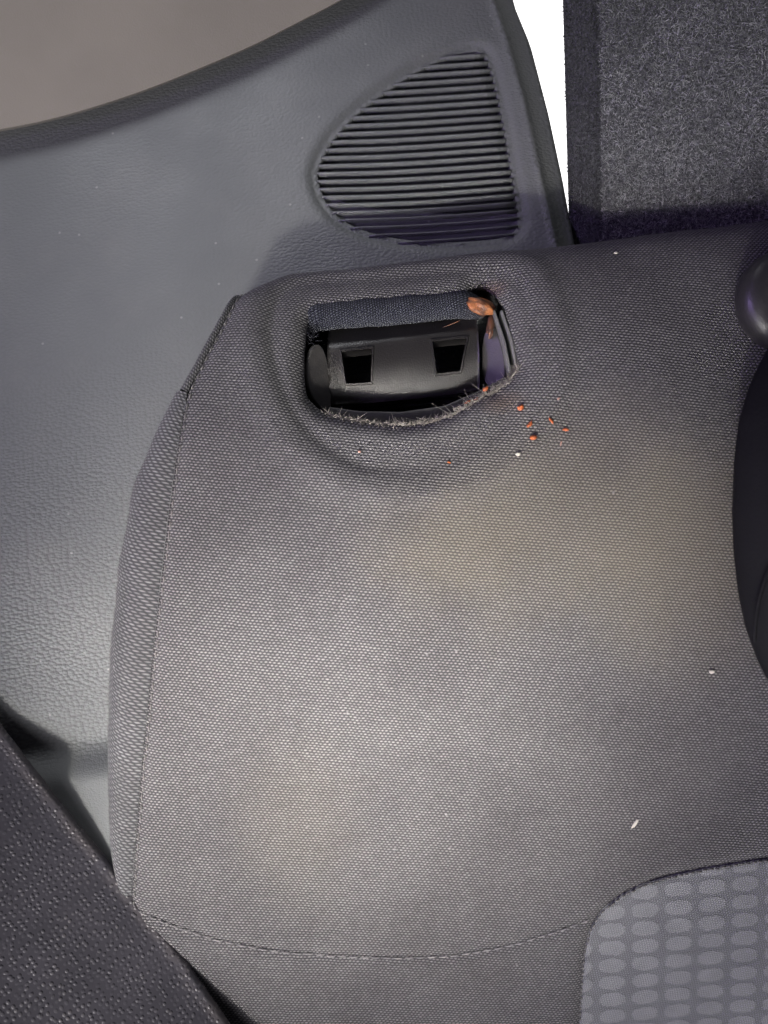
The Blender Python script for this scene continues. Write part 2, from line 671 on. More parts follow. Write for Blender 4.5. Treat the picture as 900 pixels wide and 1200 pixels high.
def insert_material():
    g = NT('oval_patterned_weave', 0.9, 0.2)
    uv = g.coords('UV')
    nz = g.n('ShaderNodeTexNoise')
    g.link(uv, nz.inputs['Vector'])
    nz.inputs['Scale'].default_value = 1200
    nz.inputs['Detail'].default_value = 2
    wob = g.n('ShaderNodeVectorMath', operation='MULTIPLY_ADD')
    g.link(nz.outputs['Color'], wob.inputs[0])
    wob.inputs[1].default_value = (0.0023, 0.0023, 0)
    g.link(uv, wob.inputs[2])
    s = g.sep(g.rot(wob.outputs[0], R(-3)))
    a = g.math('DIVIDE', s[0], 0.0132)
    b = g.math('DIVIDE', s[1], 0.0080)
    fa = g.math('SUBTRACT', g.math('FRACT', a), 0.5)
    fb = g.math('SUBTRACT', g.math('FRACT', b), 0.5)
    # rounded lozenges
    fa3 = g.math('POWER', g.math('ABSOLUTE', fa), 2.4)
    fb3 = g.math('POWER', g.math('ABSOLUTE', fb), 2.4)
    d = g.math('POWER', g.math('ADD', fa3, fb3), 1 / 2.4)
    m = g.ramp(d, 0.43, 0.37)
    fine, rnd = weave_nodes(g, uv, 0.0011, 0.0009, R(40))
    base = g.mix(fine, (0.088, 0.091, 0.098), (0.162, 0.166, 0.176))
    oval = g.mix(fine, (0.140, 0.143, 0.150), (0.215, 0.218, 0.228))
    c = g.mix(m, base, oval)
    wn = g.noise(uv, 130, 3)
    c = g.mix(g.ramp(wn, 0.3, 0.8), c, g.mix(1.0, c, (0.84, 0.84, 0.85), 'MULTIPLY'))
    g.col(c)
    g.b.inputs['Sheen Weight'].default_value = 0.25
    hh = g.math('ADD', g.math('MULTIPLY', m, 0.8), g.math('MULTIPLY', fine, 0.5))
    g.normal(g.bump(hh, 0.0004, 0.8))
    return g.m


M_insert = insert_material()

# ------------------------------------------------------------------ the rear seat
SEAT = empty('rear_seat', (0.08, -0.2, -0.4), 'dark grey woven car seat back with a torn opening near its top', 'car seat')
xr = 0.42
outer = np.vstack([[[seam[0][0] + 0.004, -0.125]], [[seam[0][0] + 0.003, -0.075]], [[seam[0][0] + 0.0, -0.060]],
                   rounded(seam, 2, False), [[seam[-1][0], 0.56]], [[xr, 0.56]], [[xr, -0.125]]])
dish_s = dish[::3]
cover = sheet('seat_cover', seat, outer, [op], 0.0042, M_cover, SEAT, rim=0.004, hole_rim=0.0022,
              fine=(lambda p: (sdf(dish_s, p) < 0.022) | (seg_dist(seam, p) < 0.008) | (seg_dist(ins_line, p) < 0.008) | (seg_dist(lowseam, p) < 0.005), 0.0017))
tag(cover, 'dark grey woven upholstery torn open around the latch')

# side gusset: a rolled strip that turns down from the seam
def gusset(name, ctrl, widths, drop, mat, n=14):
    line = resample(rounded(ctrl, 2, False), 0.003)
    tpar = np.linspace(0, 1, len(line))
    w = np.interp(tpar, [a for a, _ in widths], [b for _, b in widths])
    V, F, UV = [], [], []
    L = 0
    for i, q in enumerate(line):
        t = line[min(i + 1, len(line) - 1)] - line[max(i - 1, 0)]
        t /= np.linalg.norm(t)
        o2 = np.array([-t[1], t[0]])
        if o2[0] > 0:
            o2 = -o2
        P = seat.pos(q[:1], q[1:2])[0]
        # outward vector on the surface
        Q = seat.base(np.array([q[0] + o2[0] * 1e-3]), np.array([q[1] + o2[1] * 1e-3]))[0] - seat.base(q[:1], q[1:2])[0]
        Q /= np.linalg.norm(Q)
        nn = seat.normal(q[1:2])[0]
        if i:
            L += np.linalg.norm(line[i] - line[i - 1])
        wob = 1 + 0.05 * noise.noise((i * 0.13, 2.0, 0)) + 0.02 * noise.noise((i * 0.7, 5.0, 0))
        for k in range(n + 1):
            f = k / n
            if f < 0.72:
                ph = f / 0.72 * R(100)
                pt = P + Q * (w[i] * wob * math.sin(ph) + 0.0002) - nn * (drop * (1 - math.cos(ph)) - 0.0022 * math.sin(min(ph * 3, math.pi)))
            else:
                ph = R(100)
                pt = P + Q * (w[i] * wob * math.sin(ph)) - nn * (drop * (1 - math.cos(ph)) + (f - 0.72) / 0.28 * 0.05)
            V.append(pt)
            UV.append((f * 0.03, L))
    for i in range(len(line) - 1):
        for k in range(n):
            a = i * (n + 1) + k
            F.append((a, a + 1, a + n + 2, a + n + 1))
    return mesh_obj(name, V, F, mat, SEAT, UV)


gusset('side_gusset', seam[4:], [(0, 0.0085), (0.05, 0.0140), (0.12, 0.0190), (0.22, 0.0212), (0.42, 0.0195), (0.55, 0.0160), (0.68, 0.0115), (0.8, 0.009), (1, 0.008)], 0.022, M_gusset)
gusset('edge_binding', np.vstack([[[seam[0][0], -0.060]], seam[:5]]), [(0, 0.003), (0.5, 0.0040), (1, 0.0052)], 0.012, M_gusset)

ins = sheet('seat_insert', seat, insert_poly, [], 0.0030, M_insert, SEAT, h=0.0009, rim=0.004)
tag(ins, 'grey seat insert woven with rows of paler ovals')


def stitches(name, line, length, gap, rad, mat, h=0.0004, jit=0.0002, lean=0.0):
    line = np.asarray(line)
    pts = resample(line, 0.0004)
    V, F = [], []
    step = int(round((length + gap) / 0.0004))
    ln = int(round(length / 0.0004))
    for i in range(0, len(pts) - ln - 1, step):
        seg = pts[i:i + ln + 1:max(1, ln // 4)].copy()
        seg += rng.normal(0, jit, 2)
        P = seat.pos(seg[:, 0], seg[:, 1], h)
        nn = seat.normal(seg[:, 1])
        m = len(P)
        hump = np.sin(np.linspace(0, math.pi, m))
        P = P + nn * (hump * rad * 0.9)[:, None]
        rr = rad * (0.55 + 0.45 * hump)
        v, f, _ = sweep(None, P, rr, None, n=5)
        b = len(V)
        V += v
        F += [tuple(b + k for k in ff) for ff in f]
    o = mesh_obj(name, V, F, mat, SEAT)
    o['kind'] = 'stuff'
    return o


seam_r = rounded(seam, 2, False)
stitches('side_seam_stitching', seam_r[(seam_r[:, 1] > -0.05) & (seam_r[:, 1] < 0.45)] + np.array([0.0014, 0]), 0.0026, 0.0014, 0.00032, M_thread, 0.0003)
stitches('lower_seam_stitching', lowseam, 0.0032, 0.0010, 0.00024, M_stitch, 0.0005, 0.0001)
stitches('insert_edge_stitching', rounded(ins_line, 1, False) + np.array([-0.0004, 0]), 0.0014, 0.0010, 0.0004, M_thread, 0.0015, 0.0002)

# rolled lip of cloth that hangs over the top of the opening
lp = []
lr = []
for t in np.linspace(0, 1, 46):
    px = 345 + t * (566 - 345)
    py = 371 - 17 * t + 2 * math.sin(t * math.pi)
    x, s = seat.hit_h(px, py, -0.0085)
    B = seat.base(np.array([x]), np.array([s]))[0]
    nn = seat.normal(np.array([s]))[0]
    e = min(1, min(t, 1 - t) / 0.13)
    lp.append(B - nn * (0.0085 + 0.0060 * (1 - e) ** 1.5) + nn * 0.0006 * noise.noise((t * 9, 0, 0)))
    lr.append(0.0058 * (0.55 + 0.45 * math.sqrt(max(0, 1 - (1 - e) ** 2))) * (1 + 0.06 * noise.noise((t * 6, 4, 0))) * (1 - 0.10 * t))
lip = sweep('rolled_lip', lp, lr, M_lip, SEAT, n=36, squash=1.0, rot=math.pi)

# torn notch threads, frayed lower rim
def fibres(name, roots, dirs, lens, rad, mat, curl=0.5, parent=SEAT):
    V, F = [], []
    for P, d, L in zip(roots, dirs, lens):
        k = rng.normal(0, curl, 3)
        pts = [P + d * L * t + k * L * t * t for t in (0, 0.33, 0.66, 1.0)]
        r = rad * rng.uniform(0.6, 1.2)
        v, f, _ = sweep(None, pts, [r, r, r * 0.8, r * 0.4], None, n=4)
        b = len(V)
        V += v
        F += [tuple(b + q for q in ff) for ff in f]
    o = mesh_obj(name, V, F, mat, parent)
    o['kind'] = 'stuff'
    return o


M_fray = NT('frayed_yarn', 0.85, 0.15)
M_fray.col((0.21, 0.195, 0.175))
M_fray = M_fray.m
roots, dirs, lens = [], [], []
lowmask = low > 0.35
idx = np.where(lowmask & (op[:, 0] > op[:, 0].min() + 0.006))[0]
xs_open = op[:, 0]
for _ in range(1500):
    i = int(rng.choice(idx))
    q = op[i] + rng.normal(0, 0.0005, 2)
    P = seat.pos(q[:1], q[1:2], 0.0)[0] - seat.normal(q[1:2])[0] * rng.uniform(-0.0004, 0.0012)
    nn = seat.normal(q[1:2])[0]
    dn = -dirn[i]
    T = np.array([dn[0], 0, 0]) + dn[1] * np.array([0, nn[2] * -1, nn[1]])
    d = T * rng.uniform(-0.1, 0.8) + nn * rng.uniform(-0.4, 0.35) + np.array([rng.normal(0, 1.1), 0, 0])
    d /= np.linalg.norm(d)
    roots.append(P)
    dirs.append(d)
    lens.append(rng.uniform(0.0004, 0.0014) * (1.5 if q[0] > 0.02 else 1.0) * (2.0 if rng.random() < 0.05 else 1.0))
fibres('frayed_threads', roots, dirs, lens, 0.00010, M_fray, 0.8)
# matted torn selvage along the lower rim
run_i = idx[np.argsort(op[idx, 0])]
rq = resample(op[run_i], 0.0007)
rp = seat.pos(rq[:, 0], rq[:, 1], -0.0004) + np.array([[noise.noise((k * 0.33, 1, 0)), noise.noise((k * 0.33, 5, 0)), noise.noise((k * 0.33, 9, 0))] for k in range(len(rq))]) * 0.0005
rr_ = [0.00048 * (1 + 0.7 * noise.noise((k * 0.41, 3, 3))) * (0.6 + 0.9 * smooth(-0.01, 0.03, q[0])) for k, q in enumerate(rq)]
sweep('torn_edge', rp, rr_, M_fray, SEAT, n=6)
# tufts at the torn left corner
roots, dirs, lens = [], [], []
for _ in range(36):
    P, nn = on_seat(362 + rng.normal(0, 3), 384 + rng.normal(0, 9), -0.003)
    roots.append(P)
    d = np.array([0.6, 0.2, 0.3]) + rng.normal(0, 0.5, 3)
    dirs.append(d / np.linalg.norm(d))
    lens.append(rng.uniform(0.001, 0.004))
M_darkthread = NT('dark_thread', 0.9, 0.1)
M_darkthread.col((0.02, 0.02, 0.024))
fibres('torn_corner_threads', roots, dirs, lens, 0.00014, M_darkthread.m)


def foam_mat(name, c1, c2, rough=0.55):
    g = NT(name, rough, 0.35)
    co = g.coords('Object')
    n1 = g.noise(co, 260, 4, 0.65)
    g.col(g.mix(g.ramp(n1, 0.35, 0.65), c1, c2))
    g.b.inputs['Subsurface Weight'].default_value = 0.15
    g.b.inputs['Subsurface Radius'].default_value = (0.002, 0.001, 0.0005)
    g.normal(g.bump(n1, 0.0006, 0.9))
    return g.m


M_foam = foam_mat('rust_foam', (0.29, 0.105, 0.034), (0.055, 0.021, 0.012))
M_crumb = foam_mat('orange_crumb', (0.42, 0.115, 0.035), (0.24, 0.06, 0.02))


def lump(name, centre, ax, mat, parent=None, seed=0, amp=0.35, freq=3.0, sub=3):
    """irregular lump with three half-axes given as vectors"""
    bm = bmesh.new()
    bmesh.ops.create_icosphere(bm, subdivisions=sub, radius=1)
    for v in bm.verts:
        p = v.co
        k = 1 + amp * noise.noise((p.x * freq * 0.5 + seed, p.y * freq * 0.5, p.z * freq * 0.5)) + amp * 0.5 * noise.noise((p.x * freq + seed, p.y * freq, p.z * freq + 9))
        q = centre + (ax[0] * p.x + ax[1] * p.y + ax[2] * p.z) * k
        v.co = q
    me = bpy.data.meshes.new(name)
    bm.to_mesh(me)
    bm.free()
    me.polygons.foreach_set('use_smooth', [True] * len(me.polygons))
    me.materials.append(mat)
    o = bpy.data.objects.new(name, me)
    COL.objects.link(o)
    if parent is not None:
        o.parent = parent
    return o


def frame_at(px, py):
    x, s = seat.hit(px, py)
    nn = seat.normal(np.array([s]))[0]
    T = np.array([0, -nn[2], nn[1]])
    return seat.base(np.array([x]), np.array([s]))[0], np.array([1.0, 0, 0]), T, nn


B, X, T, N = frame_at(564, 349)
M_brown = foam_mat('brown_foam', (0.12, 0.055, 0.032), (0.045, 0.024, 0.018))
f1 = lump('exposed_foam', B - N * 0.0055, (X * 0.0052 + T * 0.001, T * 0.0038 + X * 0.001, N * 0.0030), M_foam, SEAT, 3.0, 0.30, 2.4, 4)
tag(f1, 'rust orange foam showing through the torn upper corner')
B, X, T, N = frame_at(577, 368)
lump('exposed_foam', B - N * 0.0090, (X * 0.0011 + T * 0.001, T * 0.0048 - X * 0.0012, N * 0.0018), M_brown, SEAT, 8.0, 0.4, 3.0)
for k, (px, py, a, b) in enumerate([(571, 451, .0012, .0008), (549, 467, .0012, .0005), (560, 463, .0009, .0004), (533, 379, .0034, .0003)]):
    B, X, T, N = frame_at(px, py) if py > 400 else frame_at(px - 2, py - 17)
    lump('foam_shred', B - N * (0.0052 if py > 400 else 0.0105), (X * a - T * a * 0.3, T * b, N * b), M_crumb if py > 400 else M_brown, SEAT, k * 2.3, 0.4, 3.0, 2)

# ------------------------------------------------------------------ latch mechanism inside the opening
M_latch = plastic('black_latch_plastic', (0.012, 0.011, 0.011), 0.40, 1500, 0.00008, 0.5, dusty=0.10)
M_black = plastic('black_cavity_plastic', (0.012, 0.012, 0.013), 0.6, 1200, 0.00006, 0.3)
M_ear = plastic('dark_grey_ear_plastic', (0.024, 0.023, 0.024), 0.45, 1500, 0.00006, 0.5, dusty=0.15)
O0, X0, T0, N0 = frame_at(478, 428)
SL = Profile((0, 0), [(-1, math.degrees(math.atan2(-N0[1], N0[2]))), (1, math.degrees(math.atan2(-N0[1], N0[2])))], -0.1, 0.1)


def LP(px, py, d):
    """local (x, t) on the plane d below the opening's own plane, seen at that pixel"""
    r_ = ray(px, py)
    k = ((O0 - N0 * d - CAM) @ N0) / (r_ @ N0)
    P = CAM + r_ * k - O0
    return np.array([P @ X0, P @ T0])


def LW(x, t, d):
    return O0 + X0 * x + T0 * t - N0 * d


LATCH = empty('latch_mechanism', tuple(LW(0, 0, 0.035)), 'black plastic seat latch with two square windows inside the torn opening', 'latch')


class LocalSurf:
    def __init__(self, depth):
        self.depth = depth

    def pos(self, x, s, h=0.0):
        x = np.asarray(x, float)
        s = np.asarray(s, float)
        d = self.depth(x, s) - h
        return O0 + x[..., None] * X0 + s[..., None] * T0 - np.asarray(d)[..., None] * N0

    def normal(self, s):
        return N0


# housing: the well under the cloth
hp = resample(op, 0.003, True)
hp = np.array([[q[0], 0] for q in hp])
wl = [LP(*p, 0.006) for p in OPEN_PX]
wl = rounded(np.array(wl), 1)
wc = wl.mean(0)
V, F = [], []
nW = len(wl)
for d, sc in ((0.0092, 1.10), (0.014, 1.10), (0.034, 1.06), (0.044, 1.0)):
    for q in wl:
        e = wc + (q - wc) * sc
        V.append(LW(e[0], e[1], d))
for r_ in range(3):
    for k in range(nW):
        k2 = (k + 1) % nW
        F.append((r_ * nW + k, r_ * nW + k2, (r_ + 1) * nW + k2, (r_ + 1) * nW + k))
F.append(tuple(3 * nW + k for k in range(nW)))
mesh_obj('housing', V, F, M_black, LATCH, smooth_=False)

# rocker plate: convex sheet with two framed windows, then a step down to a ledge
def plate_depth(x, s):
    # s runs down the slope; crest near the upper third
    top = LP(478, 388, 0.010)[1]
    a = (s - top)
    d = 0.0115 + 0.9 * np.clip(-(a - 0.002), 0, 1) * 0.6
    d = d + 19.0 * np.clip(a - 0.005, 0, 1) ** 2
    return d


pl_surf = LocalSurf(plate_depth)
PL_PX = [(384, 380), (384, 420), (386, 470), (430, 468), (480, 463), (530, 457), (563, 452), (561, 410), (558, 362), (470, 372)]
PD = 0.0135
pl = np.array([LP(*p, PD) for p in PL_PX])
W1 = np.array([LP(*p, PD) for p in [(401, 415), (436, 411), (434, 447), (406, 449)]])
W2 = np.array([LP(*p, PD) for p in [(507, 403), (546, 399), (539, 434), (512, 437)]])
sheet('rocker_plate', pl_surf, pl, [W1, W2], 0.0012, M_latch, LATCH, rim=0.003, hole_rim=0.006)
for W in (W1, W2):
    # raised frame round the window
    c = W.mean(0)
    V, F = [], []
    ring = []
    for sc, h in ((1.02, 0.0), (1.04, 0.0006), (1.14, 0.0006), (1.19, -0.0004)):
        q = c + (resample(W, 0.0015, True) - c) * sc
        nq = len(q)
        V += list(pl_surf.pos(q[:, 0], q[:, 1], h))
    for r_ in range(3):
        for k in range(nq):
            k2 = (k + 1) % nq
            F.append((r_ * nq + k, r_ * nq + k2, (r_ + 1) * nq + k2, (r_ + 1) * nq + k))
    mesh_obj('window_frame', V, F, M_latch, LATCH, smooth_=False)


def extruded(name, outline, thick, mat, parent, bevel=0.0005):
    """outline: 3-D points of a flat face; thick: vector"""
    bm = bmesh.new()
    vs = [bm.verts.new(Vector(p)) for p in outline]
    f = bm.faces.new(vs)
    r_ = bmesh.ops.extrude_face_region(bm, geom=[f])
    for e in r_['geom']:
        if isinstance(e, bmesh.types.BMVert):
            e.co += Vector(thick)
    bmesh.ops.recalc_face_normals(bm, faces=bm.faces)
    if bevel:
        eds = [e for e in bm.edges if len(e.link_faces) == 2 and e.calc_face_angle(0) > 0.9]
        bmesh.ops.bevel(bm, geom=eds, offset=bevel, segments=2, affect='EDGES', profile=0.6)
    me = bpy.data.meshes.new(name)
    bm.to_mesh(me)
    bm.free()
    me.polygons.foreach_set('use_smooth', [True] * len(me.polygons))
    me.materials.append(mat)
    o = bpy.data.objects.new(name, me)
    COL.objects.link(o)
    o.parent = parent
    md = o.modifiers.new('wn', 'WEIGHTED_NORMAL')
    return o


# ledge bar under the plate and front wall of the housing
a, b = LP(387, 476, 0.016), LP(566, 457, 0.016)
ld = []
for (px, py) in [(387, 470), (565, 451), (567, 466), (389, 487)]:
    q = LP(px, py, 0.027)
    ld.append(LW(q[0], q[1], 0.027))
extruded('ledge', ld, -N0 * 0.006, M_black, LATCH, 0.0007)
rb_ = []
for (px, py) in [(391, 461), (561, 444), (561.5, 448), (391.5, 465)]:
    q = LP(px, py, 0.0185)
    rb_.append(LW(q[0], q[1], 0.0185))
extruded('rib', rb_, -N0 * 0.004, M_latch, LATCH, 0.0004)
fl = []
for (px, py) in [(385, 476), (420, 481), (470, 482), (520, 475), (560, 458), (592, 441), (597, 458), (565, 478), (525, 496), (470, 504), (415, 502), (383, 495)]:
    q = LP(px, py, 0.0098)
    fl.append(LW(q[0], q[1], 0.0098))
extruded('front_lip', fl, -N0 * 0.004, M_ear, LATCH, 0.0008)


def ear(px_pts, d, swing, thick, mat, name='side_ear'):
    """upright rounded fin, turned so one cheek shows"""
    pts = []
    for (px, py, dd) in px_pts:
        q = LP(px, py, dd)
        pts.append(LW(q[0], q[1], dd))
    pts = rounded(np.array(pts), 2)
    return extruded(name, pts, thick, mat, LATCH, 0.0005)


# (pixel x, pixel y, depth below the cloth plane)
ear([(366, 405, 0.0090), (374, 402, 0.0090), (381, 411, 0.0105), (386, 432, 0.0130), (389, 462, 0.0160), (388, 484, 0.0170), (380, 484, 0.0130), (364, 460, 0.0100), (360, 430, 0.0090)], 0, 0, X0 * -0.0016 - N0 * 0.001, M_ear)
ear([(571, 380, 0.0090), (578, 383, 0.0090), (586, 400, 0.0100), (592, 428, 0.0110), (591, 446, 0.0120), (572, 455, 0.0170), (565, 440, 0.0180), (564, 405, 0.0160)], 0, 0, X0 * 0.0018 - N0 * 0.001, M_ear)
M_blade = plastic('grey_blade_plastic', (0.12, 0.118, 0.118), 0.45, 1500, 0.00005, 0.5)
for (x1, y1, x2, y2, w) in [(577, 364, 596, 436, 3.2), (586, 364, 604, 432, 3.2)]:
    bl = []
    for (px, py, dd) in [(x1, y1, .0068), (x1 + w, y1 - 1, .0068), (x1 * .45 + x2 * .55 + w + 2, (y1 + y2) / 2, .0062), (x2 + w, y2 - 2, .0068), (x2, y2, .0068), (x1 * .45 + x2 * .55 + 2, (y1 + y2) / 2 + 2, .0062)]:
        q = LP(px, py, dd)
        bl.append(LW(q[0], q[1], dd))
    extruded('spring_blade', bl, -N0 * 0.012, M_blade, LATCH, 0.0003)
hang(LATCH)
hang(SEAT)

# ------------------------------------------------------------------ side trim with the speaker grille
tkeys = [(-0.6, 25), (-0.05, 26), (0.0, 30), (0.05, 40), (0.10, 48), (0.14, 50)]
tp = Profile((0.0, -0.038), tkeys + [(0.6, 66)], -0.55, 0.55)
sl = tp.hit(60, 876)[1]                     # the ledge low down beside the seat
tkeys = [k for k in tkeys if k[0] < sl - 0.03] + [(sl - 0.028, 48), (sl - 0.010, 55), (sl - 0.003, 55), (sl + 0.007, 32), (sl + 0.040, 32), (sl + 0.080, 60), (0.6, 74)]
tp = Profile((0.0, -0.038), tkeys, -0.55, 0.55)
print('trim ledge', sl)
RIM_PX = [(568, -40), (578, 0), (593, 45), (614, 120), (633, 205), (652, 290), (660, 330)]
EDGE_PX = [(592, -60), (604, 0), (623, 45), (645, 130), (661, 205), (676, 290), (682, 330)]
rim_l = tp.poly(RIM_PX)
edge_l = tp.poly(EDGE_PX)
GR_PX = [(365, 195), (367, 215), (377, 240), (396, 260), (425, 274), (470, 284), (530, 287), (590, 283), (612, 271), (614, 250),
         (606, 200), (597, 150), (586, 95), (576, 62), (566, 52), (548, 52), (515, 63), (480, 80), (440, 107), (410, 130), (383, 160)]
gr = rounded(tp.poly(GR_PX), 2)
grc = gr.mean(0)
gr_in = np.array(gr)
nrm = []
for i in range(len(gr)):
    t = gr[(i + 1) % len(gr)] - gr[i - 1]
    t /= np.linalg.norm(t)
    nn = np.array([-t[1], t[0]])
    if nn @ (grc - gr[i]) < 0:
        nn = -nn
    nrm.append(nn)
gr_in = gr + np.array(nrm) * 0.0022


def trim_disp(x, s):
    sh = np.shape(x)
    p = np.stack([np.ravel(x), np.ravel(s)], -1)
    x, s = p[:, 0], p[:, 1]
    D = np.zeros(len(p))
    # right-hand border: a fine raised rim, then the face falls away
    side = inside(np.vstack([rim_l, [[0.6, rim_l[-1][1] + 0.2]], [[0.6, rim_l[0][1] - 0.3]]]), p)
    dr = seg_dist(rim_l, p)
    D += np.where(side, -0.28 * dr - 0.0008 * smooth(0, 0.001, dr), 0)
    D += 0.0010 * np.exp(-(dr / 0.0018) ** 2)
    # shallow channel round the grille, dished field
    sg = sdf(gr[::3], p)
    D -= 0.0013 * np.exp(-(sg / 0.0014) ** 2)
    D -= 0.0016 * smooth(0.006, -0.004, sg)
    # the field left of the grille is a separate facet
    fold = (x - (-0.035 - 0.16 * (s + 0.23)))
    D += 0.05 * np.clip(-fold - 0.0, 0, 0.5) ** 1.0 * smooth(-0.09, -0.20, s)
    # swells up towards the window side, with a broad shallow wave
    D += 0.55 * np.clip(-x - 0.17, 0, 1) ** 2 * 3
    D += 0.004 * np.sin(x * 26 + s * 11) * smooth(-0.02, 0.08, s)
    D += 0.0075 * smooth(sl - 0.001, sl + 0.016, s)
    D -= 0.035 * smooth(-0.120, -0.085, x) * smooth(0.04, 0.09, s)        # tucks in under the seat
    # bulge above the lower ledge
    D += 0.004 * np.exp(-(((x + 0.18) / 0.040) ** 2 + ((s - sl + 0.015) / 0.02) ** 2))
    D += 0.0008 * np.array([noise.noise((a * 14, b * 14, 7.3)) for a, b in p])
    return D.reshape(sh)


tp.disp = trim_disp


def trim_material():
    g = NT('grained_trim_plastic', 0.55, 0.35)
    uv = g.coords('UV')
    st = g.n('ShaderNodeMapping')
    g.link(uv, st.inputs[0])
    st.inputs['Scale'].default_value = (1.0, 1.5, 1)
    v = g.voronoi(st.outputs[0], 520, 'SMOOTH_F1', 0.8, smooth=0.35, dims='_uv')
    v2 = g.voronoi(st.outputs[0], 1300, 'F1', 1.0, dims='_uv')
    c = g.mix(g.ramp(g.noise(uv, 9, 4), 0.3, 0.75), (0.126, 0.131, 0.132), (0.110, 0.115, 0.117))
    dn = g.math('MULTIPLY', g.ramp(g.noise(uv, 24, 5, 0.7), 0.45, 0.85), 0.22)
    c = g.mix(dn, c, (0.20, 0.19, 0.18))
    sp = g.n('ShaderNodeTexVoronoi', feature='F1', voronoi_dimensions='2D')
    g.link(uv, sp.inputs['Vector'])
    sp.inputs['Scale'].default_value = 120
    sm = g.math('MULTIPLY', g.ramp(sp.outputs['Distance'], 0.085, 0.04), g.math('GREATER_THAN', g.sep(sp.outputs['Color'])[0], 0.95))
    c = g.mix(g.math('MULTIPLY', sm, 0.3), c, (0.42, 0.41, 0.40))
    g.col(c)
    g.link(g.ramp(g.noise(uv, 18, 4), 0.3, 0.7, 0.52, 0.66), g.b.inputs['Roughness'])
    gs = g.math('MULTIPLY', g.ramp(v, 0.30, 0.62), g.math('MULTIPLY', g.ramp(g.sep(uv)[1], -0.10, 0.09), g.ramp(g.sep(uv)[1], sl - 0.004, sl + 0.012, 1.0, 0.1)))
    c = g.mix(g.math('MULTIPLY', gs, 0.35), c, (0.055, 0.057, 0.060))  # shade in the grain valleys is painted into the colour
    g.col(c)
    # coarse hide grain low beside the seat, fine sandy grain on the shelf, smooth foot below the ledge
    s = g.sep(uv)[1]
    amt = g.math('MULTIPLY', g.ramp(s, -0.16, 0.10, 0.40, 1.0), g.ramp(s, sl - 0.004, sl + 0.012, 1.0, 0.12))
    h = g.math('ADD', g.math('MULTIPLY', g.math('SUBTRACT', 1.0, v), amt), g.math('MULTIPLY', v2, -0.18))
    g.normal(g.bump(h, 0.0005, 0.85))
    return g.m


M_trim = trim_material()
TRIM = empty('side_trim', (-0.15, 0.1, -0.15), 'grey grained plastic side trim with ribbed speaker grille behind the seat', 'car trim')
TRIM['kind'] = 'thing'
t_outer = np.vstack([[[-0.62, -0.42]], [[edge_l[0][0] - 0.05, -0.42]], edge_l, [[edge_l[-1][0], 0.03]], [[-0.05, 0.05]], [[-0.075, 0.12]], [[-0.09, 0.5]], [[-0.62, 0.5]]])
rim_f = resample(rim_l, 0.002)
gr_s = gr[::3]
sheet('trim_panel', tp, t_outer, [gr_in], 0.0060, M_trim, TRIM, rim=0.004, hole_rim=0.0065, lines=[rim_f],
      fine=(lambda p: (np.abs(sdf(gr_s, p)) < 0.010) | (seg_dist(rim_l, p) < 0.010) | ((np.abs(p[:, 1] - sl) < 0.02) & (p[:, 0] < -0.08) & (p[:, 0] > -0.3)), 0.0017))

# grille bed
M_void = plastic('black_grille_bed', (0.050, 0.052, 0.057), 0.7, 900, 0.0001, 0.3)
gb = grc + (gr_in - grc) * 1.06
grille = sheet('speaker_grille', tp, gb, [], 0.004, M_void, TRIM, h=-0.0055)
SH_PX = [(352, 205), (366, 218), (384, 226), (405, 233), (426, 238), (470, 240), (505, 244), (560, 246), (620, 246), (632, 300), (400, 310), (345, 250)]
sh_poly = tp.poly(SH_PX)
# shallow blind bed at the foot of the grille
inb = gr_in[inside(sh_poly, gr_in)]
k0 = [i for i in range(len(gr_in)) if inside(sh_poly, gr_in[i:i + 1])[0]]
# keep the run contiguous
st = next(i for i in k0 if (i - 1) % len(gr_in) not in k0)
run = []
i = st
while i in k0:
    run.append(i)
    i = (i + 1) % len(gr_in)
run = gr_in[run]
top_line = tp.poly([(375, 222), (384, 226), (405, 233), (430, 239), (470, 241), (510, 245), (560, 247), (608, 246)])
if np.linalg.norm(run[-1] - top_line[0]) > np.linalg.norm(run[-1] - top_line[-1]):
    top_line = top_line[::-1]
bed = sheet('blind_bed', tp, np.vstack([run, top_line]), [], 0.003, M_trim, grille, h=-0.0012, rim=0.006)

gr_px = rounded(np.array(GR_PX, float), 2)
NS = 24
for k in range(NS):
    yk = 58 + (272 - 58) * k / (NS - 1)
    xs = np.arange(355, 625, 1.0)
    ys = yk + 0.050 * (604 - xs) - 4.5 * np.sin(np.clip((xs - 365) / 240, 0, 1) * math.pi) * -0.6
    ok = inside(gr_px, np.stack([xs, ys], -1))
    if ok.sum() < 12:
        continue
    xa, xb = xs[ok].min() + 4, xs[ok].max() - 4.5
    m = max(5, int((xb - xa) / 14))
    ux = np.linspace(xa, xb, m)
    uy = np.interp(ux, xs, ys)
    P = np.array([tp.hit(a_, b_) for a_, b_ in zip(ux, uy)])
    hw = 0.00054
    V, F = [], []
    for q in P:
        for (ds, hh) in ((-hw * 1.0, -0.0030), (-hw, -0.0008), (-hw * 0.5, -0.0002), (hw * 0.5, -0.0002), (hw, -0.0008), (hw * 1.0, -0.0030)):
            V.append(tp.pos(q[:1], q[1:2] + ds, hh + 0.0008)[0])
    for i in range(m - 1):
        for j in range(5):
            a_ = i * 6 + j
            F.append((a_, a_ + 6, a_ + 7, a_ + 1))
    F.append(tuple(range(6)))
    F.append(tuple((m - 1) * 6 + j for j in range(6))[::-1])
    mesh_obj('slat', V, F, M_trim, grille, uv=[(v[0], -0.2 + v[1]) for v in V])
hang(TRIM)

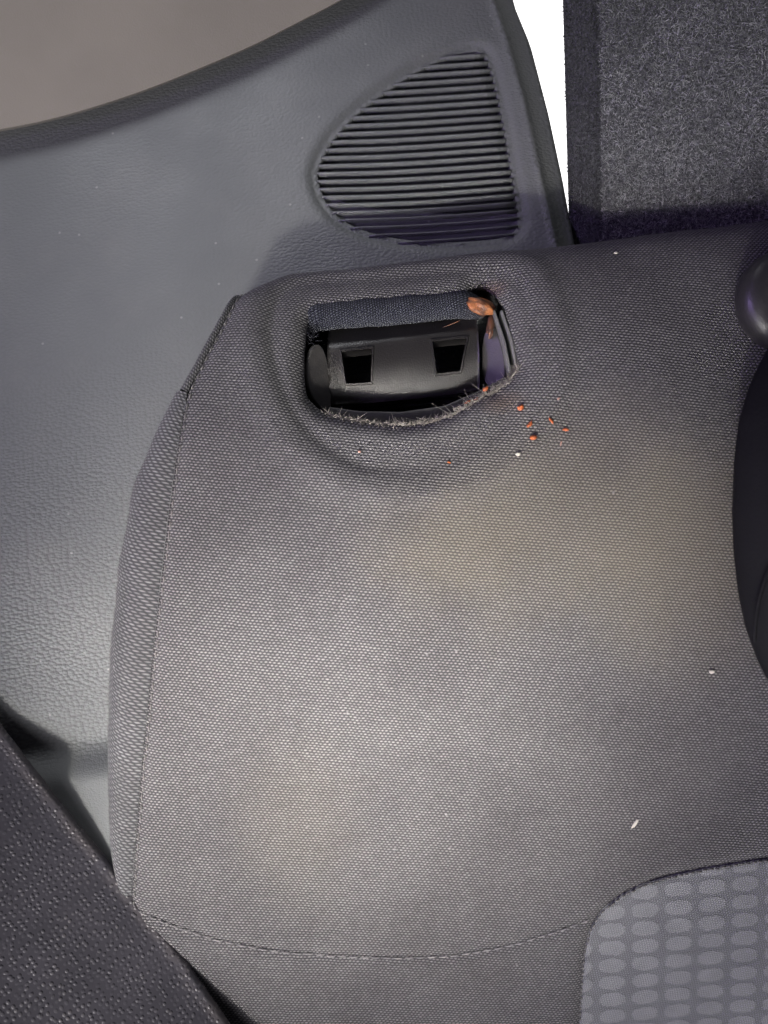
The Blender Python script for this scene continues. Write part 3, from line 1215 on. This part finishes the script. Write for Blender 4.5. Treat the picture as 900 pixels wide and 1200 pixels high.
# ------------------------------------------------------------------ pale pillar trim over the upper left
M_pillar = plastic('warm_grey_pillar_plastic', (0.275, 0.250, 0.212), 0.34, 1400, 0.00006, 0.5, dusty=0.0)
PE_PX = [(-160, 190), (-80, 178), (0, 160), (60, 147), (120, 128), (180, 106), (240, 80), (300, 52), (350, 26), (400, 0), (450, -32), (500, -70)]
pe = []
for p in rounded(np.array(PE_PX, float), 2, False):
    x, s = tp.hit_h(*p, 0.007)
    pe.append(tp.pos(np.array([x]), np.array([s]), 0.007)[0])
pe = resample(np.array(pe), 0.006)
V, F, UV = [], [], []
prof_a = [(0.014, -0.006), (0.004, -0.0035), (0.0, 0.0)]
prof_b = [(0.0, 0.0), (0.006, 0.0052), (0.014, 0.012), (0.03, 0.026), (0.05, 0.043), (0.08, 0.066), (0.11, 0.086), (0.15, 0.108), (0.20, 0.13)]
bk = np.array([-0.45, 0.86, 0.22])
bk /= np.linalg.norm(bk)
upv = np.array([0.05, -0.10, 1.0])
for prof in (prof_a, prof_b):              # underside and show face meet in a crisp edge
    b0 = len(V)
    n = len(prof)
    for i, P in enumerate(pe):
        for (a_, b_) in prof:
            V.append(P + bk * a_ + upv * b_)
    for i in range(len(pe) - 1):
        for j in range(n - 1):
            a_ = b0 + i * n + j
            F.append((a_, a_ + n, a_ + n + 1, a_ + 1))
po = mesh_obj('pillar_cover', V, F, M_pillar)
tag(po, 'smooth warm grey pillar cover above the grained trim', 'pillar cover')

# ------------------------------------------------------------------ carpeted board behind the seat
M_carpet = NT('charcoal_carpet_backing', 0.95, 0.1)
co = M_carpet.coords('Object')
nn1 = M_carpet.noise(co, 900, 4, 0.7)
M_carpet.col(M_carpet.mix(M_carpet.ramp(nn1, 0.3, 0.7), (0.040, 0.041, 0.043), (0.13, 0.134, 0.136)))
M_carpet.normal(M_carpet.bump(nn1, 0.0015, 1.0))
M_carpet = M_carpet.m
g = NT('charcoal_carpet_pile', 0.85, 0.2)
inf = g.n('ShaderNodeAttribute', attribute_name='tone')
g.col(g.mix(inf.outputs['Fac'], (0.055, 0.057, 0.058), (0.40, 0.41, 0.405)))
M_pile = g.m

# face plane: leans back a little; left edge is seen along x = 700 px
bx0, byz = 0.0, 0.075
bn = np.array([-0.10, -0.90, 0.42])
bn /= np.linalg.norm(bn)
P0 = np.array([0.0, 0.066, -0.02])


def on_board(px, py):
    r_ = ray(px, py)
    k = ((P0 - CAM) @ bn) / (r_ @ bn)
    return CAM + r_ * k


pa, pb = on_board(706, 300), on_board(702, 0)
vdir = pb - pa
vdir /= np.linalg.norm(vdir)
hdir = np.cross(bn, vdir)
if hdir[0] < 0:
    hdir = -hdir
hdir /= np.linalg.norm(hdir)
org = pa - vdir * 0.022
BWd, BHt, BTh = 0.30, 0.42, 0.05
sdir = (-bn * 0.80 - hdir * 0.60)                 # the side face slants away to the left
sdir /= np.linalg.norm(sdir)
# side face seen 36 px wide: find how far back it must run
def proj(P):
    v = P - CAM
    w = v @ fwd
    return (v @ right) / w * FPX + PW / 2, -(v @ up) / w * FPX + PH / 2
best = min(np.linspace(0.005, 0.2, 200), key=lambda t: abs(proj((pa + pb) / 2 + sdir * t)[0] - 664))
print('board side depth', best)
CB = empty('carpeted_board', tuple(org + hdir * 0.15), 'charcoal carpeted board standing behind the seat beside the bright gap', 'carpet panel')
# rounded front corner: cross-section in (hdir, bn/sdir)
cs = [hdir * BWd - bn * 0.06, hdir * BWd - bn * 0.004, hdir * (BWd - 0.004)]
for t in np.linspace(0.29, 0.006, 40):
    cs.append(hdir * t)
for a_ in np.linspace(0, 1, 6):
    cs.append(hdir * 0.005 * (1 - a_) ** 2 + sdir * 0.005 * a_ ** 2)
cs += [sdir * best * 0.5, sdir * (best - 0.002), sdir * best - bn * 0.002, sdir * best - bn * 0.06 + hdir * 0.02]
V, F = [], []
rows = np.linspace(0, BHt, 50)
for h_ in rows:
    for c in cs:
        V.append(org + vdir * h_ + c)
n = len(cs)
for i in range(len(rows) - 1):
    for j in range(n - 1):
        a_ = i * n + j
        F.append((a_, a_ + 1, a_ + n + 1, a_ + n))
    a_ = i * n
    F.append((a_ + n - 1, a_, a_ + n, a_ + 2 * n - 1))
F.append(tuple(range(n)))
F.append(tuple((len(rows) - 1) * n + j for j in range(n)))
mesh_obj('board', V, F, M_carpet, CB)


def unit(a):
    return a / (np.linalg.norm(a, axis=1)[:, None] + 1e-12)


def pile(name, P, nrm_, parent, base, var):
    n = len(P)
    d = unit(nrm_[None] * rng.uniform(0.0, 0.5, (n, 1)) + rng.normal(0, 0.7, (n, 3)))
    L = rng.uniform(0.0005, 0.0017, (n, 1))
    sv = unit(np.cross(d, rng.normal(0, 1, (n, 3)))) * rng.uniform(0.00005, 0.00011, (n, 1))
    k = rng.normal(0, 0.5, (n, 3)) * L
    V = np.stack([P - sv, P + sv, P + d * L * 0.6 + sv + k * 0.3, P + d * L + k], 1).reshape(-1, 3)
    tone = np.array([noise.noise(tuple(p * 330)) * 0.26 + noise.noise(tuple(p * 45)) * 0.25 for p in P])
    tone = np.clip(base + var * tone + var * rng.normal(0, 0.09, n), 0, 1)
    F = np.arange(n * 4).reshape(-1, 4)
    o = mesh_obj(name, V, F, M_pile, parent, smooth_=False)
    at = o.data.attributes.new('tone', 'FLOAT', 'POINT')
    at.data.foreach_set('value', np.repeat(tone, 4).astype(np.float32))
    o['kind'] = 'stuff'
    return o


side_n = np.cross(vdir, sdir)
if side_n @ np.array([-1, 0, 0]) < 0:
    side_n = -side_n


n = 170000
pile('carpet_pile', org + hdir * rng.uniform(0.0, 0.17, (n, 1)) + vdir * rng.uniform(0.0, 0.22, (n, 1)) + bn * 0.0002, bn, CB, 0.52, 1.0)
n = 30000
pile('shaded_side_pile', org + sdir * rng.uniform(0.0, best, (n, 1)) + vdir * rng.uniform(0.0, 0.22, (n, 1)), side_n, CB, 0.0, 0.15)  # darker tone on the left-facing side: its shade is painted into the pile
hang(CB)

# ------------------------------------------------------------------ bright daylight seen through the gap
g = NT('overexposed_daylight', 1.0, 0.0)
g.col((0.8, 0.8, 0.8))
g.b.inputs['Emission Color'].default_value = (1.0, 0.99, 0.985, 1)
g.b.inputs['Emission Strength'].default_value = 2.2
V = [(-0.75, 1.0, -0.9), (0.9, 1.0, -0.9), (0.9, 1.0, 0.55), (-0.75, 1.0, 0.55)]
V = []
F = []
for i in range(9):
    a_ = R(-28 + 56 * i / 8)
    for z in (-0.9, 0.55):
        V.append((1.15 * math.sin(a_) + 0.1, 1.15 * math.cos(a_) - 0.1, z))
for i in range(8):
    F.append((i * 2, i * 2 + 2, i * 2 + 3, i * 2 + 1))
sky = mesh_obj('sky', V, F, g.m)
tag(sky, 'blown out white daylight in the gap beside the carpet', 'sky', kind='structure')

# ------------------------------------------------------------------ headrest pieces at the right edge
M_guide = plastic('satin_black_guide', (0.022, 0.021, 0.022), 0.36, 1400, 0.00006, 0.55, dusty=0.2)
B, X, T, N = frame_at(913, 352)
def lathe(name, B, ax, ux, prof, mat, parent=None, n=40, sq=1.0):
    uy = np.cross(ax, ux)
    V, F = [], []
    for (r_, h_) in prof:
        for k in range(n):
            q = 2 * math.pi * k / n
            V.append(B + ax * h_ + r_ * (ux * math.cos(q) * sq + uy * math.sin(q)))
    for i in range(len(prof) - 1):
        for k in range(n):
            k2 = (k + 1) % n
            F.append((i * n + k, i * n + k2, (i + 1) * n + k2, (i + 1) * n + k))
    F.append(tuple((len(prof) - 1) * n + k for k in range(n)))
    return mesh_obj(name, V, F, mat, parent)


gax = N * 0.93 + X * 0.10 + T * 0.2
gax /= np.linalg.norm(gax)
gux = X - gax * (X @ gax)
gux /= np.linalg.norm(gux)
B = B - N * 0.006
GUIDE = empty('headrest_guide', tuple(B), 'satin black round headrest guide on the seat top at the right edge', 'headrest guide')
lathe('guide_collar', B, gax, gux, [(0.013, -0.012), (0.014, 0.0), (0.0165, 0.003), (0.0182, 0.006), (0.0188, 0.0095), (0.0183, 0.0125), (0.0168, 0.0150), (0.0140, 0.0166), (0.011, 0.0172), (0.0085, 0.0165), (0.0075, 0.014), (0.0072, 0.004)], M_guide, GUIDE)
g = NT('steel_post', 0.25, 0.5)
g.col((0.55, 0.55, 0.57))
g.b.inputs['Metallic'].default_value = 1.0
lathe('post', B + X * 0.0, gax, gux, [(0.0055, 0.0), (0.0055, 0.10), (0.005, 0.1005)], g.m, GUIDE, 24)
hang(GUIDE)

M_rest = plastic('smooth_black_headrest', (0.008, 0.008, 0.009), 0.8, 800, 0.0001, 0.10)
left = [(398, 905), (420, 893), (450, 880), (490, 869), (540, 864), (600, 862), (650, 864), (700, 869), (740, 877), (775, 889), (800, 901), (830, 925)]
HR = empty('headrest', tuple(on_seat(960, 640, 0.02)[0]), 'smooth black curved headrest hanging over the seat at the right edge', 'headrest')
V, F = [], []
ys = np.linspace(396, 832, 46)
nr = 30
edge_pts = []
for py in ys:
    lx = np.interp(py, [p[0] for p in left], [p[1] for p in left])
    c, nn = None, None
    x0, s0 = seat.hit(880, py)
    nn = seat.normal(np.array([s0]))[0]
    f_ = (py - 396) / (832 - 396)
    lift = 0.016 + 0.008 * math.sin(f_ * math.pi)
    # left-most point stands 'lift' off the cloth on that line of sight
    def at_lift(px):
        r_ = ray(px, py)
        Bp = seat.base(np.array([x0]), np.array([s0]))[0] + nn * lift
        k = ((Bp - CAM) @ nn) / (r_ @ nn)
        return CAM + r_ * k
    A = at_lift(lx)
    Wd = max(0.004, at_lift(1010)[0] - A[0])
    th = 0.018 * math.sin(max(0.04, min(0.96, f_)) * math.pi) ** 0.6 + 0.002
    cpt = A + np.array([Wd, 0, 0])
    edge_pts.append(A)
    for k in range(nr):
        q = 2 * math.pi * k / nr
        cx, cy = math.cos(q), math.sin(q)
        ex = math.copysign(abs(cx) ** 0.75, cx)
        V.append(cpt + np.array([Wd * ex, 0, 0]) + nn * th * math.copysign(abs(cy) ** 0.9, cy))
for i in range(len(ys) - 1):
    for k in range(nr):
        k2 = (k + 1) % nr
        F.append((i * nr + k, i * nr + k2, (i + 1) * nr + k2, (i + 1) * nr + k))
F.append(tuple(range(nr)))
F.append(tuple((len(ys) - 1) * nr + k for k in range(nr)))
mesh_obj('headrest_shell', V, F, M_rest, HR)
# piping along the lower flank
pp = []
for t in np.linspace(0, 1, 24):
    px, py = 884 + 22 * t - 6 * math.sin(t * math.pi), 752 - 95 * t
    x0, s0 = seat.hit(880, py)
    nn = seat.normal(np.array([s0]))[0]
    f_ = (py - 396) / (832 - 396)
    Bp = seat.base(np.array([x0]), np.array([s0]))[0] + nn * (0.016 + 0.008 * math.sin(f_ * math.pi) + 0.0125)
    r_ = ray(px, py)
    pp.append(CAM + r_ * (((Bp - CAM) @ nn) / (r_ @ nn)))
sweep('piping', pp, [0.0007] * len(pp), M_rest, HR, n=8)
hang(HR)

# ------------------------------------------------------------------ grained black panel, lower left
g = NT('beaded_black_plastic', 0.42, 0.5)
uv = g.coords('UV')
nz = g.n('ShaderNodeTexNoise')
g.link(uv, nz.inputs['Vector'])
nz.inputs['Scale'].default_value = 60
wob = g.n('ShaderNodeVectorMath', operation='MULTIPLY_ADD')
g.link(nz.outputs['Color'], wob.inputs[0])
wob.inputs[1].default_value = (0.004, 0.004, 0)
g.link(uv, wob.inputs[2])
vd = g.n('ShaderNodeTexVoronoi', feature='F1', voronoi_dimensions='2D')
g.link(wob.outputs[0], vd.inputs['Vector'])
vd.inputs['Scale'].default_value = 470
vd.inputs['Randomness'].default_value = 0.62
bead = g.ramp(vd.outputs['Distance'], 0.40, 0.12)
pres = g.ramp(g.sep(vd.outputs['Color'])[1], 0.0, 0.8, 0.25, 1.0)
bead = g.math('MULTIPLY', bead, pres)
c = g.mix(g.ramp(g.noise(uv, 40, 4), 0.35, 0.7), (0.042, 0.040, 0.049), (0.054, 0.051, 0.062))
scuff = g.math('MULTIPLY', g.ramp(g.noise(uv, 55, 5, 0.7, 0.6), 0.50, 0.72), bead)
c = g.mix(g.math('MULTIPLY', scuff, 0.25), c, (0.32, 0.29, 0.28))
c = g.mix(g.math('MULTIPLY', bead, 0.25), c, (0.12, 0.117, 0.127))  # paler bead tops: their highlights are painted into the colour
vv = g.sep(uv)[1]
wear = g.math('MULTIPLY', g.ramp(vv, 0.008, 0.003), g.ramp(g.noise(uv, 70, 4), 0.3, 0.6))
c = g.mix(g.math('MULTIPLY', wear, 0.25), c, (0.13, 0.11, 0.10))
g.col(c)
g.normal(g.bump(bead, 0.0002, 0.9))
M_bead = g.m


def at_dist(px, py, d):
    r_ = ray(px, py)
    return CAM + r_ / np.linalg.norm(r_) * d


ds1 = np.linalg.norm(on_seat(200, 1080)[0] - CAM)
print('seat distance lower left', ds1, 'trim', np.linalg.norm(tp.base(*[np.array([v]) for v in tp.hit(20, 830)])[0] - CAM))
tA = np.linalg.norm(tp.base(*[np.array([v]) for v in tp.hit(-40, 781)])[0] - CAM)
print('panel', tA, np.linalg.norm(on_seat(300, 1241)[0] - CAM))
A = at_dist(-40, 781, tA - 0.008)
Bq = at_dist(300, 1241, np.linalg.norm(on_seat(300, 1241)[0] - CAM) - 0.016)
Cq = at_dist(-40, 1241, tA - 0.010)
ea = Bq - A
Lab = np.linalg.norm(ea)
ea /= Lab
pn = np.cross(Bq - A, Cq - A)
pn /= np.linalg.norm(pn)
if pn @ (CAM - A) < 0:
    pn = -pn
inn = np.cross(pn, ea)
if inn @ (Cq - A) < 0:
    inn = -inn
crs = [(0.004, -0.030), (0.0012, -0.012), (0.0002, -0.0055), (0.0, -0.0030), (0.0004, -0.0012), (0.0014, -0.0002), (0.0028, 0.0001), (0.0042, -0.0003), (0.006, -0.0004)]
for t in np.linspace(0.01, 0.125, 20):
    crs.append((t, -0.0004 - 0.25 * t * t))
V, F, UV = [], [], []
M_ = 90
for i in range(M_ + 1):
    u = -0.02 + (Lab + 0.05) * i / M_
    bow = 0.0015 * math.sin(i / M_ * math.pi * 2.3) + 0.0004 * noise.noise((i * 0.35, 1, 1))
    for j, (a_, b_) in enumerate(crs):
        V.append(A + ea * u + inn * (a_ + bow) + pn * b_)
        UV.append((u, a_ - b_))
n = len(crs)
for i in range(M_):
    for j in range(n - 1):
        a_ = i * n + j
        F.append((a_, a_ + 1, a_ + n + 1, a_ + n))
pan = mesh_obj('grained_panel', V, F, M_bead, None, UV)
tag(pan, 'black bead-grained plastic panel crossing the lower left corner', 'plastic panel')

# ------------------------------------------------------------------ crumbs and lint lying on the cloth
g = NT('pale_lint', 0.8, 0.2)
g.col((0.48, 0.45, 0.40))
M_lint = g.m
g = NT('pinkish_lint', 0.8, 0.2)
g.col((0.30, 0.18, 0.15))
M_pink = g.m
CR = [  # px, py, half length, half width, angle, material, label
    (611, 477, .0013, .0009, 20, M_crumb, 'rounded orange foam crumb closest to the torn opening'),
    (620, 498, .0014, .0006, 40, M_crumb, 'slanting orange foam crumb just above the lowest orange crumb'),
    (624, 514, .0014, .0009, 5, M_crumb, 'lowest orange foam crumb of the cluster, above a white speck'),
    (645, 494, .0013, .0005, -60, M_crumb, 'thin orange foam sliver in the middle right of the crumb cluster'),
    (663, 504, .0012, .0006, -10, M_crumb, 'orange foam crumb farthest right of the cluster'),
    (654, 468, .0006, .0004, 20, M_pink, 'tiny brown crumb at the top right of the orange cluster'),
    (657, 520, .0009, .0003, 70, M_pink, 'tiny thin brown sliver below the rightmost orange crumb'),
    (526, 542, .0006, .0004, -30, M_crumb, 'tiny orange speck in the crease below the opening'),
    (421, 529, .0006, .0005, 0, M_pink, 'tiny pinkish speck below the left half of the opening'),
    (606, 533, .0008, .0006, 10, M_lint, 'small white speck below the orange crumbs'),
    (833, 786, .0012, .0007, -15, M_lint, 'small pale crumb on the seat near the black headrest tip'),
    (744, 965, .0022, .0006, 55, M_lint, 'white sliver of lint above the oval patterned insert'),
    (722, 296, .0008, .0005, 0, M_lint, 'white lint speck on the seat edge below the carpet'),
]
for k, (px, py, a_, b_, ang, mt, lab) in enumerate(CR):
    P, nn = on_seat(px, py, b_ * 0.55 + 0.0002)
    T = np.array([0, -nn[2], nn[1]])
    X = np.array([1.0, 0, 0])
    ca, sa = math.cos(R(ang)), math.sin(R(ang))
    o = lump('foam_crumb' if mt in (M_crumb, M_pink) else 'lint_speck', P, ((X * ca - T * sa) * a_, (X * sa + T * ca) * b_, nn * b_ * 0.8), mt, None, k * 1.7, 0.55, 3.0, 2)
    tag(o, lab, 'crumb' if mt in (M_crumb, M_pink) else 'lint', 'crumbs and lint on the seat')
print('tris', sum(len(o.data.polygons) for o in bpy.data.objects if o.type == 'MESH'))
